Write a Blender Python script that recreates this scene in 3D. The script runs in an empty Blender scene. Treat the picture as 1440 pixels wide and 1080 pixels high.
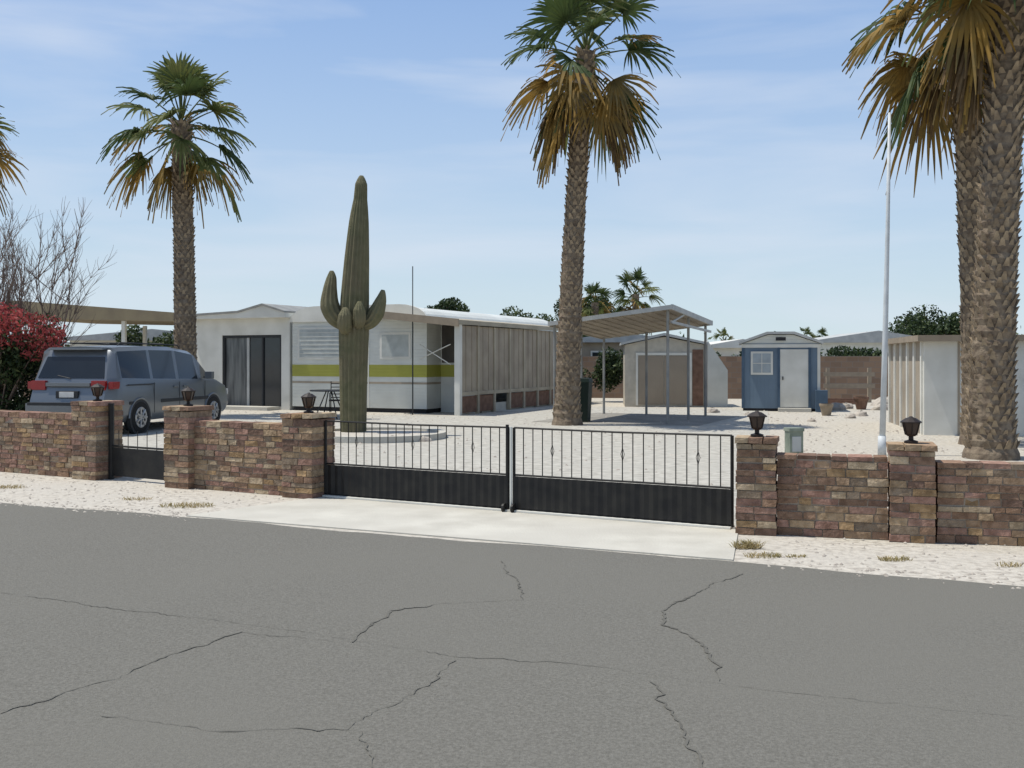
import bpy, math, random
from mathutils import Vector, Matrix
R=random.Random(7)
sc=bpy.context.scene
D=bpy.data
# ------------------------------------------------------------ materials
def mat(name,c1,c2=None,scale=5,rough=.8,bump=0,bscale=None,metal=0,spec=.3,detail=6,lo=.35,hi=.65,stretch=None,trans=0,attr=False,c3=None,s3=.4):
    m=D.materials.new(name); m.use_nodes=True
    nt=m.node_tree; N=nt.nodes; L=nt.links
    b=N['Principled BSDF']; b.inputs['Roughness'].default_value=rough
    b.inputs['Metallic'].default_value=metal
    b.inputs['Specular IOR Level'].default_value=spec
    if c2 is None: c2=tuple(x*.82 for x in c1)
    tc=N.new('ShaderNodeTexCoord'); mp=N.new('ShaderNodeMapping')
    L.new(tc.outputs['Object'],mp.inputs['Vector'])
    if stretch: mp.inputs['Scale'].default_value=stretch
    n=N.new('ShaderNodeTexNoise'); n.inputs['Scale'].default_value=scale; n.inputs['Detail'].default_value=detail
    L.new(mp.outputs[0],n.inputs['Vector'])
    r=N.new('ShaderNodeMapRange'); r.inputs[1].default_value=lo; r.inputs[2].default_value=hi
    L.new(n.outputs['Fac'],r.inputs[0])
    mx=N.new('ShaderNodeMix'); mx.data_type='RGBA'
    L.new(r.outputs[0],mx.inputs[0])
    mx.inputs[6].default_value=(*c1,1); mx.inputs[7].default_value=(*c2,1)
    col=mx.outputs[2]
    if attr:
        a=N.new('ShaderNodeAttribute'); a.attribute_name='Col'
        m2=N.new('ShaderNodeMix'); m2.data_type='RGBA'; m2.blend_type='MULTIPLY'; m2.inputs[0].default_value=1
        L.new(a.outputs['Color'],m2.inputs[6]); L.new(col,m2.inputs[7]); col=m2.outputs[2]
    if c3:
        n3=N.new('ShaderNodeTexNoise'); n3.inputs['Scale'].default_value=s3; n3.inputs['Detail'].default_value=4
        L.new(mp.outputs[0],n3.inputs['Vector'])
        r3=N.new('ShaderNodeMapRange'); r3.inputs[1].default_value=.42; r3.inputs[2].default_value=.66; r3.inputs[4].default_value=.8
        L.new(n3.outputs['Fac'],r3.inputs[0])
        m3=N.new('ShaderNodeMix'); m3.data_type='RGBA'
        L.new(r3.outputs[0],m3.inputs[0]); L.new(col,m3.inputs[6]); m3.inputs[7].default_value=(*c3,1); col=m3.outputs[2]
    L.new(col,b.inputs['Base Color'])
    if bump:
        nb=N.new('ShaderNodeTexNoise'); nb.inputs['Scale'].default_value=bscale or scale*3; nb.inputs['Detail'].default_value=5
        L.new(mp.outputs[0],nb.inputs['Vector'])
        bp=N.new('ShaderNodeBump'); bp.inputs['Strength'].default_value=bump; bp.inputs['Distance'].default_value=.02
        L.new(nb.outputs['Fac'],bp.inputs['Height']); L.new(bp.outputs[0],b.inputs['Normal'])
    if trans:
        t=N.new('ShaderNodeBsdfTranslucent'); L.new(col,t.inputs['Color'])
        ms=N.new('ShaderNodeMixShader'); ms.inputs[0].default_value=trans
        o=N['Material Output']
        L.new(b.outputs[0],ms.inputs[1]); L.new(t.outputs[0],ms.inputs[2]); L.new(ms.outputs[0],o.inputs[0])
    return m
def siding(name,col,axis='Z',freq=8,depth=.6,dark=.8):
    m=mat(name,col,tuple(x*.88 for x in col),scale=1.5,rough=.55)
    nt=m.node_tree;N=nt.nodes;L=nt.links;b=N['Principled BSDF']
    tc=N['Texture Coordinate']; w=N.new('ShaderNodeTexWave'); w.bands_direction=axis; w.wave_profile='SAW'
    w.inputs['Scale'].default_value=freq
    L.new(tc.outputs['Object'],w.inputs['Vector'])
    bp=N.new('ShaderNodeBump'); bp.inputs['Strength'].default_value=depth; bp.inputs['Distance'].default_value=.02
    L.new(w.outputs['Fac'],bp.inputs['Height']); L.new(bp.outputs[0],b.inputs['Normal'])
    return m
M={}
M['asphalt']=mat('asphalt',(.115,.110,.094),(.190,.183,.160),scale=60,rough=.92,bump=.5,bscale=140,detail=10,lo=.28,hi=.74,c3=(.158,.152,.131),s3=.45)
M['crack']=mat('crack',(.100,.096,.083),(.14,.135,.118),scale=4,rough=1)
M['gravel']=mat('gravel',(.55,.515,.44),(.33,.30,.25),scale=14,rough=.95,bump=.9,bscale=40,detail=12,lo=.38,hi=.68,c3=(.47,.435,.37),s3=.6)
M['drive']=mat('drive',(.48,.46,.405),(.32,.305,.265),scale=7,rough=.95,bump=.6,bscale=60,detail=12,lo=.4,hi=.66,c3=(.41,.395,.35),s3=.8)
M['concrete']=mat('concrete',(.54,.52,.455),(.44,.42,.365),scale=2.2,rough=.9,bump=.25,bscale=50,detail=10,c3=(.47,.45,.395),s3=.9)
M['verge']=mat('verge',(.52,.485,.42),(.34,.31,.265),scale=14,rough=.95,bump=.8,bscale=26,detail=10,lo=.42,hi=.68,c3=(.47,.44,.385),s3=1.2)
M['stone']=mat('stone',(1,1,1),(.62,.59,.56),scale=16,rough=.92,bump=.7,bscale=35,attr=True)
M['mortar']=mat('mortar',(.33,.27,.21),rough=.95,bump=.5,bscale=40)
M['black']=mat('black_iron',(.010,.010,.011),(.022,.021,.019),scale=6,rough=.55)
M['white']=mat('white_paint',(.72,.71,.65),(.60,.59,.53),scale=1.6,rough=.6,detail=9)
M['whitemetal']=siding('white_siding',(.66,.68,.64),'Z',3.2,.7)
M['yellow']=siding('yellow_band',(.36,.36,.07),'Z',3.2,.4)
M['beige']=mat('beige_panel',(.38,.325,.25),(.29,.245,.19),scale=1.6,rough=.8,detail=9)
M['beige2']=mat('beige_roof',(.42,.37,.28),(.32,.28,.21),scale=1.5,rough=.7,detail=9)
M['tan']=mat('tan_trim',(.32,.26,.19),rough=.7)
M['brown']=mat('brown_wood',(.14,.08,.055),(.22,.13,.09),scale=6,rough=.85)
M['dark']=mat('dark_interior',(.03,.03,.032),rough=.9)
M['screen']=mat('screen_mesh',(.10,.09,.08),(.07,.065,.06),scale=3,rough=.8)
M['glass']=mat('window_glass',(.02,.025,.03),rough=.08,spec=.6)
M['blue']=siding('blue_siding',(.15,.21,.275),'X',3.0,.5)
M['bluedk']=mat('blue_trim',(.07,.115,.17),rough=.6)
M['greyroof']=mat('grey_roof',(.48,.49,.47),(.38,.39,.38),scale=3,rough=.7)
M['postgrey']=mat('galvanised_post',(.30,.30,.28),(.22,.22,.21),scale=3,rough=.6)
M['pole']=mat('pole_metal',(.58,.61,.62),rough=.5)
M['trunk']=mat('palm_trunk',(.24,.19,.135),(.12,.09,.065),scale=9,rough=.95,bump=1,bscale=18)
M['boot']=mat('palm_boot',(.36,.285,.195),(.17,.13,.09),scale=5,rough=.95,bump=.8,bscale=25)
M['fr_d']=mat('frond_dark',(.042,.07,.022),(.068,.098,.03),scale=3,rough=.6,trans=.3)
M['fr_l']=mat('frond_light',(.10,.13,.038),(.145,.155,.048),scale=3,rough=.6,trans=.35)
M['fr_y']=mat('frond_yellow',(.32,.19,.04),(.16,.12,.045),scale=2.0,rough=.8,trans=.3)
M['fr_b']=mat('frond_dead',(.19,.125,.06),(.095,.065,.035),scale=4,rough=.9,trans=.15)
M['saguaro']=mat('saguaro_skin',(.12,.12,.065),(.18,.165,.095),scale=5,rough=.9,bump=.9,bscale=40,c3=(.16,.135,.085),s3=1.6)
M['leaf_d']=mat('leaf_dark',(.022,.04,.015),rough=.6,trans=.2)
M['leaf_m']=mat('leaf_mid',(.055,.085,.028),rough=.6,trans=.25)
M['leaf_l']=mat('leaf_light',(.11,.14,.055),rough=.6,trans=.25)
M['red']=mat('bougainvillea_bract',(.42,.09,.085),(.26,.05,.05),scale=6,rough=.7,trans=.35)
M['twig']=mat('twig',(.20,.15,.12),rough=.9)
M['carpaint']=mat('car_paint',(.175,.19,.205),(.16,.175,.19),scale=1,rough=.3,metal=.5,spec=.6)
M['carglass']=mat('car_glass',(.010,.013,.017),rough=.07,spec=.6)
M['tyre']=mat('tyre',(.018,.018,.018),rough=.85)
M['rim']=mat('rim',(.42,.43,.44),rough=.35,metal=.7)
M['tail']=mat('tail_lamp',(.28,.012,.015),rough=.2,spec=.6)
M['plastic']=mat('dark_plastic',(.03,.032,.035),rough=.6)
M['straw']=mat('dry_grass_blade',(.42,.33,.17),(.30,.26,.12),scale=5,rough=.9,trans=.3)
M['pebble']=mat('pebble',(.50,.455,.39),(.30,.265,.23),scale=3,rough=.95)
M['copper']=mat('lantern_metal',(.014,.012,.011),(.035,.022,.016),scale=12,rough=.5)
M['amber']=mat('lantern_glass',(.06,.04,.03),rough=.2)
M['greenplastic']=mat('green_plastic',(.012,.025,.018),rough=.5)
M['box']=mat('utility_green',(.26,.29,.23),(.15,.18,.14),scale=8,rough=.6)
def brickmat():
    m=mat('block_wall',(1,1,1)); nt=m.node_tree;N=nt.nodes;L=nt.links;b=N['Principled BSDF']
    t=N.new('ShaderNodeTexBrick'); t.inputs['Scale'].default_value=1
    t.inputs['Brick Width'].default_value=.4;t.inputs['Row Height'].default_value=.2;t.inputs['Mortar Size'].default_value=.012
    t.inputs['Color1'].default_value=(.29,.195,.13,1);t.inputs['Color2'].default_value=(.20,.135,.095,1);t.inputs['Mortar'].default_value=(.22,.175,.14,1)
    mp=N.new('ShaderNodeMapping'); mp.inputs['Rotation'].default_value=(math.pi/2,0,0)
    L.new(N['Texture Coordinate'].outputs['Object'],mp.inputs[0]); L.new(mp.outputs[0],t.inputs[0]); L.new(t.outputs[0],b.inputs['Base Color'])
    return m
M['block']=brickmat()
# ------------------------------------------------------------ mesh helpers
def link(o,parent=None):
    sc.collection.objects.link(o)
    if parent: o.parent=parent
    return o
class MB:
    def __init__(s): s.v=[];s.f=[];s.m=[];s.c=[]
    def face(s,pts,mi=0,col=None):
        k=len(s.v); s.v+= [tuple(p) for p in pts]; s.f.append(tuple(range(k,k+len(pts)))); s.m.append(mi); s.c.append(col)
    def box(s,x0,x1,y0,y1,z0,z1,mi=0,col=None,jit=0):
        k=len(s.v)
        for z in(z0,z1):
            for x,y in((x0,y0),(x1,y0),(x1,y1),(x0,y1)):
                s.v.append((x+R.uniform(-jit,jit),y+R.uniform(-jit,jit),z+R.uniform(-jit,jit)))
        for f in((3,2,1,0),(4,5,6,7),(0,1,5,4),(1,2,6,5),(2,3,7,6),(3,0,4,7)):
            s.f.append(tuple(k+i for i in f)); s.m.append(mi); s.c.append(col)
    def tube(s,path,rad,seg=8,mi=0,ribs=0,ra=0,cap=True):
        path=[Vector(p) for p in path]; n=len(path)
        t0=(path[1]-path[0]).normalized()
        ref=Vector((1,0,0)) if abs(t0.x)<.8 else Vector((0,1,0))
        a=(ref-t0*ref.dot(t0)).normalized(); k0=len(s.v)
        for i,p in enumerate(path):
            t=(path[min(i+1,n-1)]-path[max(i-1,0)]).normalized()
            a=(a-t*a.dot(t)).normalized(); b=t.cross(a)
            for j in range(seg):
                th=2*math.pi*j/seg; r=rad[i]*(1+(ra*math.cos(ribs*th) if ribs else 0))
                s.v.append(tuple(p+a*(r*math.cos(th))+b*(r*math.sin(th))))
        for i in range(n-1):
            for j in range(seg):
                s.f.append((k0+i*seg+j,k0+i*seg+(j+1)%seg,k0+(i+1)*seg+(j+1)%seg,k0+(i+1)*seg+j)); s.m.append(mi); s.c.append(None)
        if cap:
            s.f.append(tuple(k0+(n-1)*seg+j for j in range(seg))); s.m.append(mi); s.c.append(None)
            s.f.append(tuple(k0+j for j in reversed(range(seg)))); s.m.append(mi); s.c.append(None)
    def prism(s,poly,y0,y1,mi=0):
        n=len(poly);k=len(s.v)
        for y in(y0,y1):
            for x,z in poly: s.v.append((x,y,z))
        s.f.append(tuple(range(k,k+n)));s.f.append(tuple(reversed(range(k+n,k+2*n))));s.m+=[mi,mi];s.c+=[None,None]
        for i in range(n):
            j=(i+1)%n; s.f.append((k+j,k+i,k+n+i,k+n+j)); s.m.append(mi);s.c.append(None)
    def obj(s,name,mats,parent=None,loc=(0,0,0),rot=0,smooth=False,bevel=0):
        me=D.meshes.new(name); me.from_pydata(s.v,[],s.f)
        for m in mats: me.materials.append(M[m] if isinstance(m,str) else m)
        for p,mi in zip(me.polygons,s.m): p.material_index=mi; p.use_smooth=smooth
        if any(c is not None for c in s.c):
            ca=me.color_attributes.new('Col','FLOAT_COLOR','CORNER')
            for p,c in zip(me.polygons,s.c):
                for li in p.loop_indices: ca.data[li].color=(*(c or (.2,.17,.14)),1)
        me.update()
        o=D.objects.new(name,me); o.location=loc; o.rotation_euler=(0,0,rot)
        link(o,parent)
        if bevel:
            bm=o.modifiers.new('b','BEVEL'); bm.width=bevel; bm.segments=2; bm.limit_method='ANGLE'
        return o
def root(name,loc=(0,0,0),rot=0):
    e=D.objects.new(name,None); e.location=loc; e.rotation_euler=(0,0,rot); e.empty_display_size=.2
    return link(e)
def box(p,name,x0,x1,y0,y1,z0,z1,m,bevel=0):
    b=MB(); b.box(x0,x1,y0,y1,z0,z1); return b.obj(name,[m],p,bevel=bevel)
RZ=-math.atan(.4527)
U=Vector((math.cos(RZ),math.sin(RZ),0)); NN=Vector((-math.sin(RZ),math.cos(RZ),0))
# ------------------------------------------------------------ ground, road
b=MB(); S=900
b.face([(-S,-S,0),(S,-S,0),(S,S,0),(-S,S,0)]); b.obj('ground',['gravel'])
P0=Vector((0,8.28,0))
b=MB(); n=520
xs=[-60+i*120/n for i in range(n+1)]
ed=[]
for x in xs: ed.append(R.uniform(-.022,.022)+.03*math.sin(x*1.3)+.02*math.sin(x*4.1))
for i in range(n):
    b.face([(xs[i],-11,.004),(xs[i+1],-11,.004),(xs[i+1],ed[i+1],.004),(xs[i],ed[i],.004)])
b.obj('road',['asphalt'],loc=P0,rot=RZ)
def crack(b,pts,w=.010):
    out=[]; off=0
    for i in range(len(pts)-1):
        a=Vector((pts[i][0],pts[i][1],0)); c=Vector((pts[i+1][0],pts[i+1][1],0)); L=(c-a).length
        k=max(2,int(L/.03)); pr=Vector((-(c-a).y,(c-a).x,0)).normalized()
        for j in range(k):
            off=off*.85+R.gauss(0,.009); e=min(1,4*min(j/k,1-j/k)); out.append(a.lerp(c,j/k)+pr*off*e*1.0+pr*R.uniform(-.005,.005))
    out.append(Vector((pts[-1][0],pts[-1][1],0)))
    q=.7
    for i in range(len(out)-1):
        a,c=out[i],out[i+1]; pr=Vector((-(c-a).y,(c-a).x,0)).normalized()*w*.5
        q2=max(.15,min(1.5,q+R.uniform(-.45,.45)))
        z=Vector((0,0,.008))
        b.face([a-pr*q+z,c-pr*q2+z,c+pr*q2+z,a+pr*q+z])
        q=q2
b=MB()
crack(b,[(-2.16,4.32),(-2.01,4.6),(-1.8,4.99),(-1.48,5.61)])
crack(b,[(-.84,5.4),(-.72,6.08),(-.43,6.26),(.07,6.35),(.05,6.86),(-.08,7.58)],.014)
crack(b,[(-1.72,4.28),(-1.2,4.11),(-.66,4.13),(-.49,4.45),(-.36,4.75),(-.28,5.08)])
crack(b,[(1.61,7.13),(1.25,6.65),(.89,6.08),(.84,5.76),(.99,5.4),(1.02,4.97),(.96,4.75)],.012)
crack(b,[(.64,4.75),(.625,4.5),(.68,4.28),(.67,3.96),(.65,3.6),(.7,3.1)],.008)
crack(b,[(-.6,4.11),(-.5,3.72),(-.5,3.2)],.007)
crack(b,[(-3.27,6.55),(-1.48,5.76),(-.29,5.14),(.45,4.97),(1.21,4.6),(2.14,4.28),(3.2,3.6)],.005)
crack(b,[(-1.48,5.61),(-.84,5.4)],.006)
b.obj('road_crack',['crack'])
def sheet(name,pts,z,m,sub=0):
    b=MB(); b.face([(p[0],p[1],z) for p in pts]); return b.obj(name,[m])
def L2(s,t):
    v=P0+U*s+NN*t; return (v.x,v.y)
sheet('gravel_verge',[L2(-40,-.05),L2(40,-.05),L2(40,1.2),L2(2.4,1.2),L2(-2,3.2),L2(-40,4.6)],.0025,'verge')
b=MB()
ap=[Vector(p) for p in((-3.1,9.74,0),(1.64,7.59,0),(1.98,8.95,0),(-2.0,11.15,0))]
h=Vector((0,0,.014)); z0=Vector((0,0,.001))
b.face([p+h for p in ap])
for i in range(4): b.face([ap[i]+z0,ap[(i+1)%4]+z0,ap[(i+1)%4]+h,ap[i]+h])
b.obj('concrete_apron',['concrete'])
sheet('driveway',[(-2.0,11.2),(2.0,9.1),(3.3,13),(7.5,30),(1.2,33),(-1.0,27),(-9,28),(-9.3,19),(-5,14)],.006,'drive')
b=MB()
for i in range(2600):
    s=R.uniform(-14,7); t=R.uniform(.03,2.0)
    if -3.2<s<2.0 : continue
    if R.random()<.35: t=R.uniform(-.15,.25)
    x,y=L2(s,t); r=R.uniform(.005,.02)
    ph=R.uniform(0,6)
    pts=[(x+r*math.cos(ph+q*1.257)*R.uniform(.7,1.2),y+r*math.sin(ph+q*1.257)*R.uniform(.7,1.2),.004) for q in range(5)]
    top=(x,y,.004+r*R.uniform(.4,.8))
    for q in range(5): b.face([pts[q],pts[(q+1)%5],top])
for i in range(3500):
    x=R.uniform(-12,12); y=R.uniform(10,32)
    if y<13.5-.5*x and x<2: continue
    r=R.uniform(.01,.035); ph=R.uniform(0,6)
    pts=[(x+r*math.cos(ph+q*1.257)*R.uniform(.7,1.2),y+r*math.sin(ph+q*1.257)*R.uniform(.7,1.2),.005) for q in range(5)]
    top=(x,y,.005+r*R.uniform(.4,.9))
    for q in range(5): b.face([pts[q],pts[(q+1)%5],top])
b.obj('pebbles',['pebble'])
def tuft(x,y,n,rad,h,name='dry_grass'):
    b=MB()
    for i in range(n):
        a=R.uniform(0,6.28);r=rad*math.sqrt(R.random()); px,py=x+r*math.cos(a)*1.6,y+r*math.sin(a)*.8
        dx,dy=R.uniform(-1,1)*h*.9,R.uniform(-1,1)*h*.9; hh=h*R.uniform(.4,1)
        w=.003; q=R.uniform(0,3.14);wx,wy=w*math.cos(q),w*math.sin(q)
        b.face([(px-wx,py-wy,.004),(px+wx,py+wy,.004),(px+dx*.5+wx,py+dy*.5+wy,hh*.8),(px+dx*.5-wx,py+dy*.5-wy,hh*.8)])
        b.face([(px+dx*.5-wx,py+dy*.5-wy,hh*.8),(px+dx*.5+wx,py+dy*.5+wy,hh*.8),(px+dx,py+dy,hh)])
    b.obj(name,['straw'])
tuft(1.86,8.1,220,.07,.08); tuft(1.9,7.75,160,.09,.04); tuft(2.85,7.62,160,.08,.035); tuft(2.15,7.75,60,.05,.03)
tuft(-3.3,10.4,260,.18,.045); tuft(-5.9,11.9,200,.16,.045); tuft(-4.0,10.9,90,.1,.04); tuft(3.6,7.4,60,.06,.04)
# ------------------------------------------------------------ brick walls
PAL=[(.34,.215,.14),(.40,.275,.175),(.29,.185,.125),(.44,.32,.20),(.23,.145,.105),(.36,.22,.165),(.50,.39,.26),(.31,.235,.165),(.38,.225,.17),(.42,.28,.15)]
def bricks(b,x0,x1,y0,y1,z1,cap=True):
    z=0
    while z<z1-.02:
        h=R.choice([.05,.06,.065,.07]); 
        if z+h>z1-.03: h=z1-z
        x=x0
        while x<x1-.01:
            l=R.uniform(.10,.24)
            if x+l>x1-.07: l=x1-x
            j=R.uniform(-.004,.010); c=R.choice(PAL); k=R.uniform(.78,1.1); c=tuple(v*k for v in c)
            jx0=-R.uniform(0,.010) if x==x0 else 0; jx1=R.uniform(0,.010) if x+l>=x1-.001 else 0
            b.box(x+.005+jx0,x+l-.005+jx1,y0-j,y1+j,z+.005,z+h-.004,0,c,.004)
            x+=l
        z+=h
    b.box(x0+.007,x1-.007,y0+.007,y1-.007,0,z1-.010,1)
def wall(p0,p1,h,name='brick_wall',th=.22):
    a=Vector(p0);c=Vector(p1);L=(c-a).length;rot=math.atan2(c.y-a.y,c.x-a.x)
    b=MB(); bricks(b,0,L,-th/2,th/2,h); return b.obj(name,['stone','mortar'],loc=(a.x,a.y,0),rot=rot)
def lantern(e,z):
    b=MB()
    b.tube([(0,0,0),(0,0,.02),(0,0,.03),(0,0,.06)],[.055,.055,.02,.02],10)
    b.tube([(0,0,.06),(0,0,.075),(0,0,.075),(0,0,.17)],[.035,.05,.045,.07],6,1)
    for k in range(6):
        a=k*math.pi/3
        b.tube([(.048*math.cos(a),.048*math.sin(a),.07),(.074*math.cos(a),.074*math.sin(a),.175)],[.006,.006],4)
    b.tube([(0,0,.17),(0,0,.18),(0,0,.21),(0,0,.215),(0,0,.225)],[.085,.085,.04,.02,.01],10)
    return b.obj('pier_lantern',['copper','amber'],loc=(e[0],e[1],z),rot=.3)
def pier(x,y,h,w,rot):
    b=MB(); bricks(b,-w/2,w/2,-w/2,w/2,h-.05)
    q=w/2+.015
    for i in range(3):
        b.box(-q+i*q*2/3+.003,-q+(i+1)*q*2/3-.003,-q,q,h-.047,h,0,R.choice(PAL),.005)
    b.obj('brick_pier',['stone','mortar'],loc=(x,y,0),rot=rot); lantern((x,y),h)
rl=math.radians(-27); rr=math.radians(-17)
pier(-5.22,12.90,.97,.42,rl); pier(-3.80,12.02,.95,.38,rl); pier(-2.22,11.18,.91,.40,rl)
pier(2.12,8.86,.83,.33,rr); pier(3.32,8.52,.80,.35,rr)
wall((-12,16.5),(-5.42,13.0),.81); wall((-3.63,11.95),(-2.41,11.28),.79)
wall((2.29,8.83),(3.14,8.57),.69); wall((3.50,8.47),(7.5,7.45),.66)
# ------------------------------------------------------------ driveway gate
def gate_leaf(rt,name,L,mirror=False):
    b=MB(); H=.83
    b.tube([(0,0,.03),(0,0,H)],[.016]*2,6); b.tube([(L,0,.03),(L,0,H)],[.016]*2,6)
    b.tube([(0,0,H),(L*.5,0,H-.008),(L,0,H)],[.010]*3,6); b.tube([(0,0,.37),(L,0,.37)],[.010]*2,6); b.tube([(0,0,.045),(L,0,.045)],[.014]*2,6)
    n=int(L/.045)
    for i in range(n):
        x0=L*i/n;x1=L*(i+1)/n; y0=.005*(1 if i%2 else -1)-.02;y1=-y0-.04
        b.face([(x0,y0,.05),(x1,y1,.05),(x1,y1,.36),(x0,y0,.36)])
    k=int(L/.10)
    for i in range(1,k):
        x=L*i/k
        b.tube([(x,0,.37),(x,0,H-.005)],[.0055]*2,5)
        if i%7==4:
            for q in(-1,1): b.tube([(x,.004,.68),(x+q*.018,.004,.62),(x,.004,.56)],[.003]*3,4)
    return b.obj(name,['black'],rt)
ga=Vector((-2.02,11.10,0)); gc=Vector((1.93,8.98,0)); GL=(gc-ga).length; gr=math.atan2(gc.y-ga.y,gc.x-ga.x)
g=root('driveway_gate',ga,gr)
l1=gate_leaf(g,'left_leaf',GL*.51-.03); l2=gate_leaf(g,'right_leaf',GL*.49-.03); l2.location=(GL*.51+.03,0,0)
b=MB(); x=GL*.51
b.tube([(x+.012,-.03,.02),(x+.012,-.03,.84)],[.016]*2,6,0)
b.tube([(x-.03,-.03,.02),(x-.03,-.03,.86)],[.018]*2,6,1)
b.tube([(x+.05,-.04,.1),(x+.05,-.04,.01)],[.012]*2,6,1)
for sg in(-1,1):
    b.tube([(x+sg*.05-.01,-.06,.05),(x+sg*.05+.012,-.06,.05)],[.045]*2,12,1)
b.obj('centre_post',['white','black'],g)
box(g,'light_gap_strip',0,GL,-.06,.08,.016,.032,'white')  # white strip painted in for the light gap below the black panels
pa=Vector((-5.02,12.78,0)); pc=Vector((-3.98,12.15,0)); PL=(pc-pa).length
pg=root('pedestrian_gate',pa,math.atan2(pc.y-pa.y,pc.x-pa.x))
b=MB(); b.tube([(.03,0,0),(.03,0,.95)],[.035]*2,6); b.tube([(PL-.03,0,0),(PL-.03,0,.9)],[.018]*2,6)
b.box(.05,PL-.05,-.01,.01,.05,.40); b.tube([(0,0,.42),(PL,0,.42)],[.014]*2,6)
for i in range(1,7): b.tube([(PL*i/7,0,.4),(PL*i/7,0,.62)],[.005]*2,5)
b.obj('leaf',['black'],pg)
# ------------------------------------------------------------ palms
def frond(b,o,az,el,Lp,Lb,mi,drp,tipm=None,hang=0):
    d=Vector((math.cos(az)*math.cos(el),math.sin(az)*math.cos(el),math.sin(el)))
    pts=[];p=Vector(o);dd=d.copy();n=5
    for i in range(n+1):
        pts.append(p.copy()); p=p+dd*(Lp/n); dd=(dd+Vector((0,0,-drp*.13))).normalized()
    b.tube(pts,[.028-.003*i for i in range(n+1)],4,mi if mi>1 else 1,cap=False)
    c=pts[-1]; dd=(pts[-1]-pts[-2]).normalized()
    s=dd.cross(Vector((0,0,1)))
    if s.length<.05: s=Vector((1,0,0))
    s.normalize(); tw=R.uniform(-.9,.9); nn=s.cross(dd).normalized()
    s=(s*math.cos(tw)+nn*math.sin(tw)).normalized(); nn=s.cross(dd).normalized()
    K=28; A=math.radians(R.uniform(78,118)); dphi=2*A/K
    for k in range(K):
        ph=-A+dphi*(k+.5)
        L=Lb*(.70+.30*math.cos(ph))*R.uniform(.78,1.08)
        dr=dd*math.cos(ph)+s*math.sin(ph)+nn*(.22*math.sin(abs(ph)))
        pr=(-dd*math.sin(ph)+s*math.cos(ph))
        wl=[.012,L*.30*dphi*.62,L*.58*dphi*.48,L*.82*dphi*.22,0.003]
        prev=None; g=drp*R.uniform(.6,1.4)
        for q,t in enumerate((0,.3,.58,.82,1)):
            pp=c+dr*(L*t)+Vector((0,0,-1))*(L*g*.75*t**2.6)
            off=nn*(.015 if k%2 else -.015)
            l=pp-pr*wl[q]+off; r_=pp+pr*wl[q]-off
            if prev: b.face([prev[0],prev[1],r_,l],tipm if (tipm is not None and q>=3) else mi)
            prev=(l,r_)
def palm(name,base,top,r0,r1,Rf,nf,seed,dead=6,yellow=5,boots=True,bend=.0,low=-38,bootsize=1,deadlen=1,daz=None,pw=.9,ybias=None):
    global R; keep=R; R=random.Random(seed)
    rt=root(name,(base[0],base[1],0))
    T=Vector((top[0]-base[0],top[1]-base[1],top[2]))
    def P(t): return Vector((T.x*(t**1.5),T.y*t,T.z*t))+Vector((bend*math.sin(t*math.pi),0,0))
    n=int(T.z/.09); b=MB()
    path=[P(i/n) for i in range(n+1)]
    rad=[(r1+(r0-r1)*((1-i/n)**1.3)+r0*.28*math.exp(-i*.09/.25))*(1+.05*(i%2)+R.uniform(-.03,.03)) for i in range(n+1)]
    b.tube(path,rad,18)
    b.obj('trunk',['trunk'],rt)
    if boots:
        b=MB(); H=T.z; z=.15
        while z<H:
            t=z/H; c=P(t); r=r1+(r0-r1)*((1-t)**1.3)+r0*.28*math.exp(-z/.25)
            m=max(7,int(2*math.pi*r/.14)); sz=(.05+.07*(t**3))*bootsize
            for j in range(m):
                if R.random()<.12: continue
                a=2*math.pi*(j+.5*(int(z/.1)%2))/m+R.uniform(-.08,.08)
                e=Vector((math.cos(a),math.sin(a),0)); tt=Vector((-math.sin(a),math.cos(a),0))
                w=r*math.pi/m*.85; o=c+e*r*.95; out=sz*R.uniform(.5,1.2); hh=.12*R.uniform(.8,1.4)
                p1=o-tt*w;p2=o+tt*w;p3=o+e*out+Vector((0,0,hh))+tt*w*.3;p4=o+e*out+Vector((0,0,hh))-tt*w*.3
                p5=o+Vector((0,0,hh*.8))
                b.face([p1,p2,p3,p4]); b.face([p4,p3,p5]); b.face([p1,p4,p5]); b.face([p2,p5,p3])
            z+=.10
        b.obj('leaf_boots',['boot'],rt)
    b=MB(); o=P(1)
    ga=2.39996
    for i in range(nf):
        f=i/(nf-1); el=math.radians(82-(82-low)*f**pw)+R.uniform(-.15,.15); az=i*ga+R.uniform(-.3,.3)
        mi=0 if R.random()<.5 else 1; tip=None
        yb=1.0 if ybias is None else (1.6 if math.cos(az-ybias)>.2 else .4)
        if f>.55 and R.random()<yellow/10*yb: mi=2
        elif f>.3 and R.random()<.35: tip=2
        frond(b,o+Vector((0,0,.1-.6*f)),az,el,Rf*R.uniform(.36,.54),Rf*R.uniform(.42,.54),mi,.30+.6*f,tip)
    for i in range(dead):
        az=(i*ga*1.3+R.uniform(-.4,.4)) if daz is None else R.uniform(*daz)
        frond(b,o+Vector((0,0,-.4-R.uniform(0,.3))),az,math.radians(R.uniform(-60,-30)),Rf*R.uniform(.3,.45)*deadlen,Rf*R.uniform(.34,.44)*deadlen,3 if R.random()<.7 else 2,1.3)
    b.obj('crown',['fr_d','fr_l','fr_y','fr_b'],rt)
    R=keep; return rt
palm('fan_palm',(-8.6,27),(-8.72,27,7.75),.29,.23,2.12,29,15,dead=2,yellow=1.5,low=-34,deadlen=.8,pw=1.1)
palm('fan_palm',(1.26,23.3),(1.68,23.3,8.5),.28,.19,2.2,26,26,dead=9,yellow=4,low=-46,deadlen=.95,pw=.95)
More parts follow.
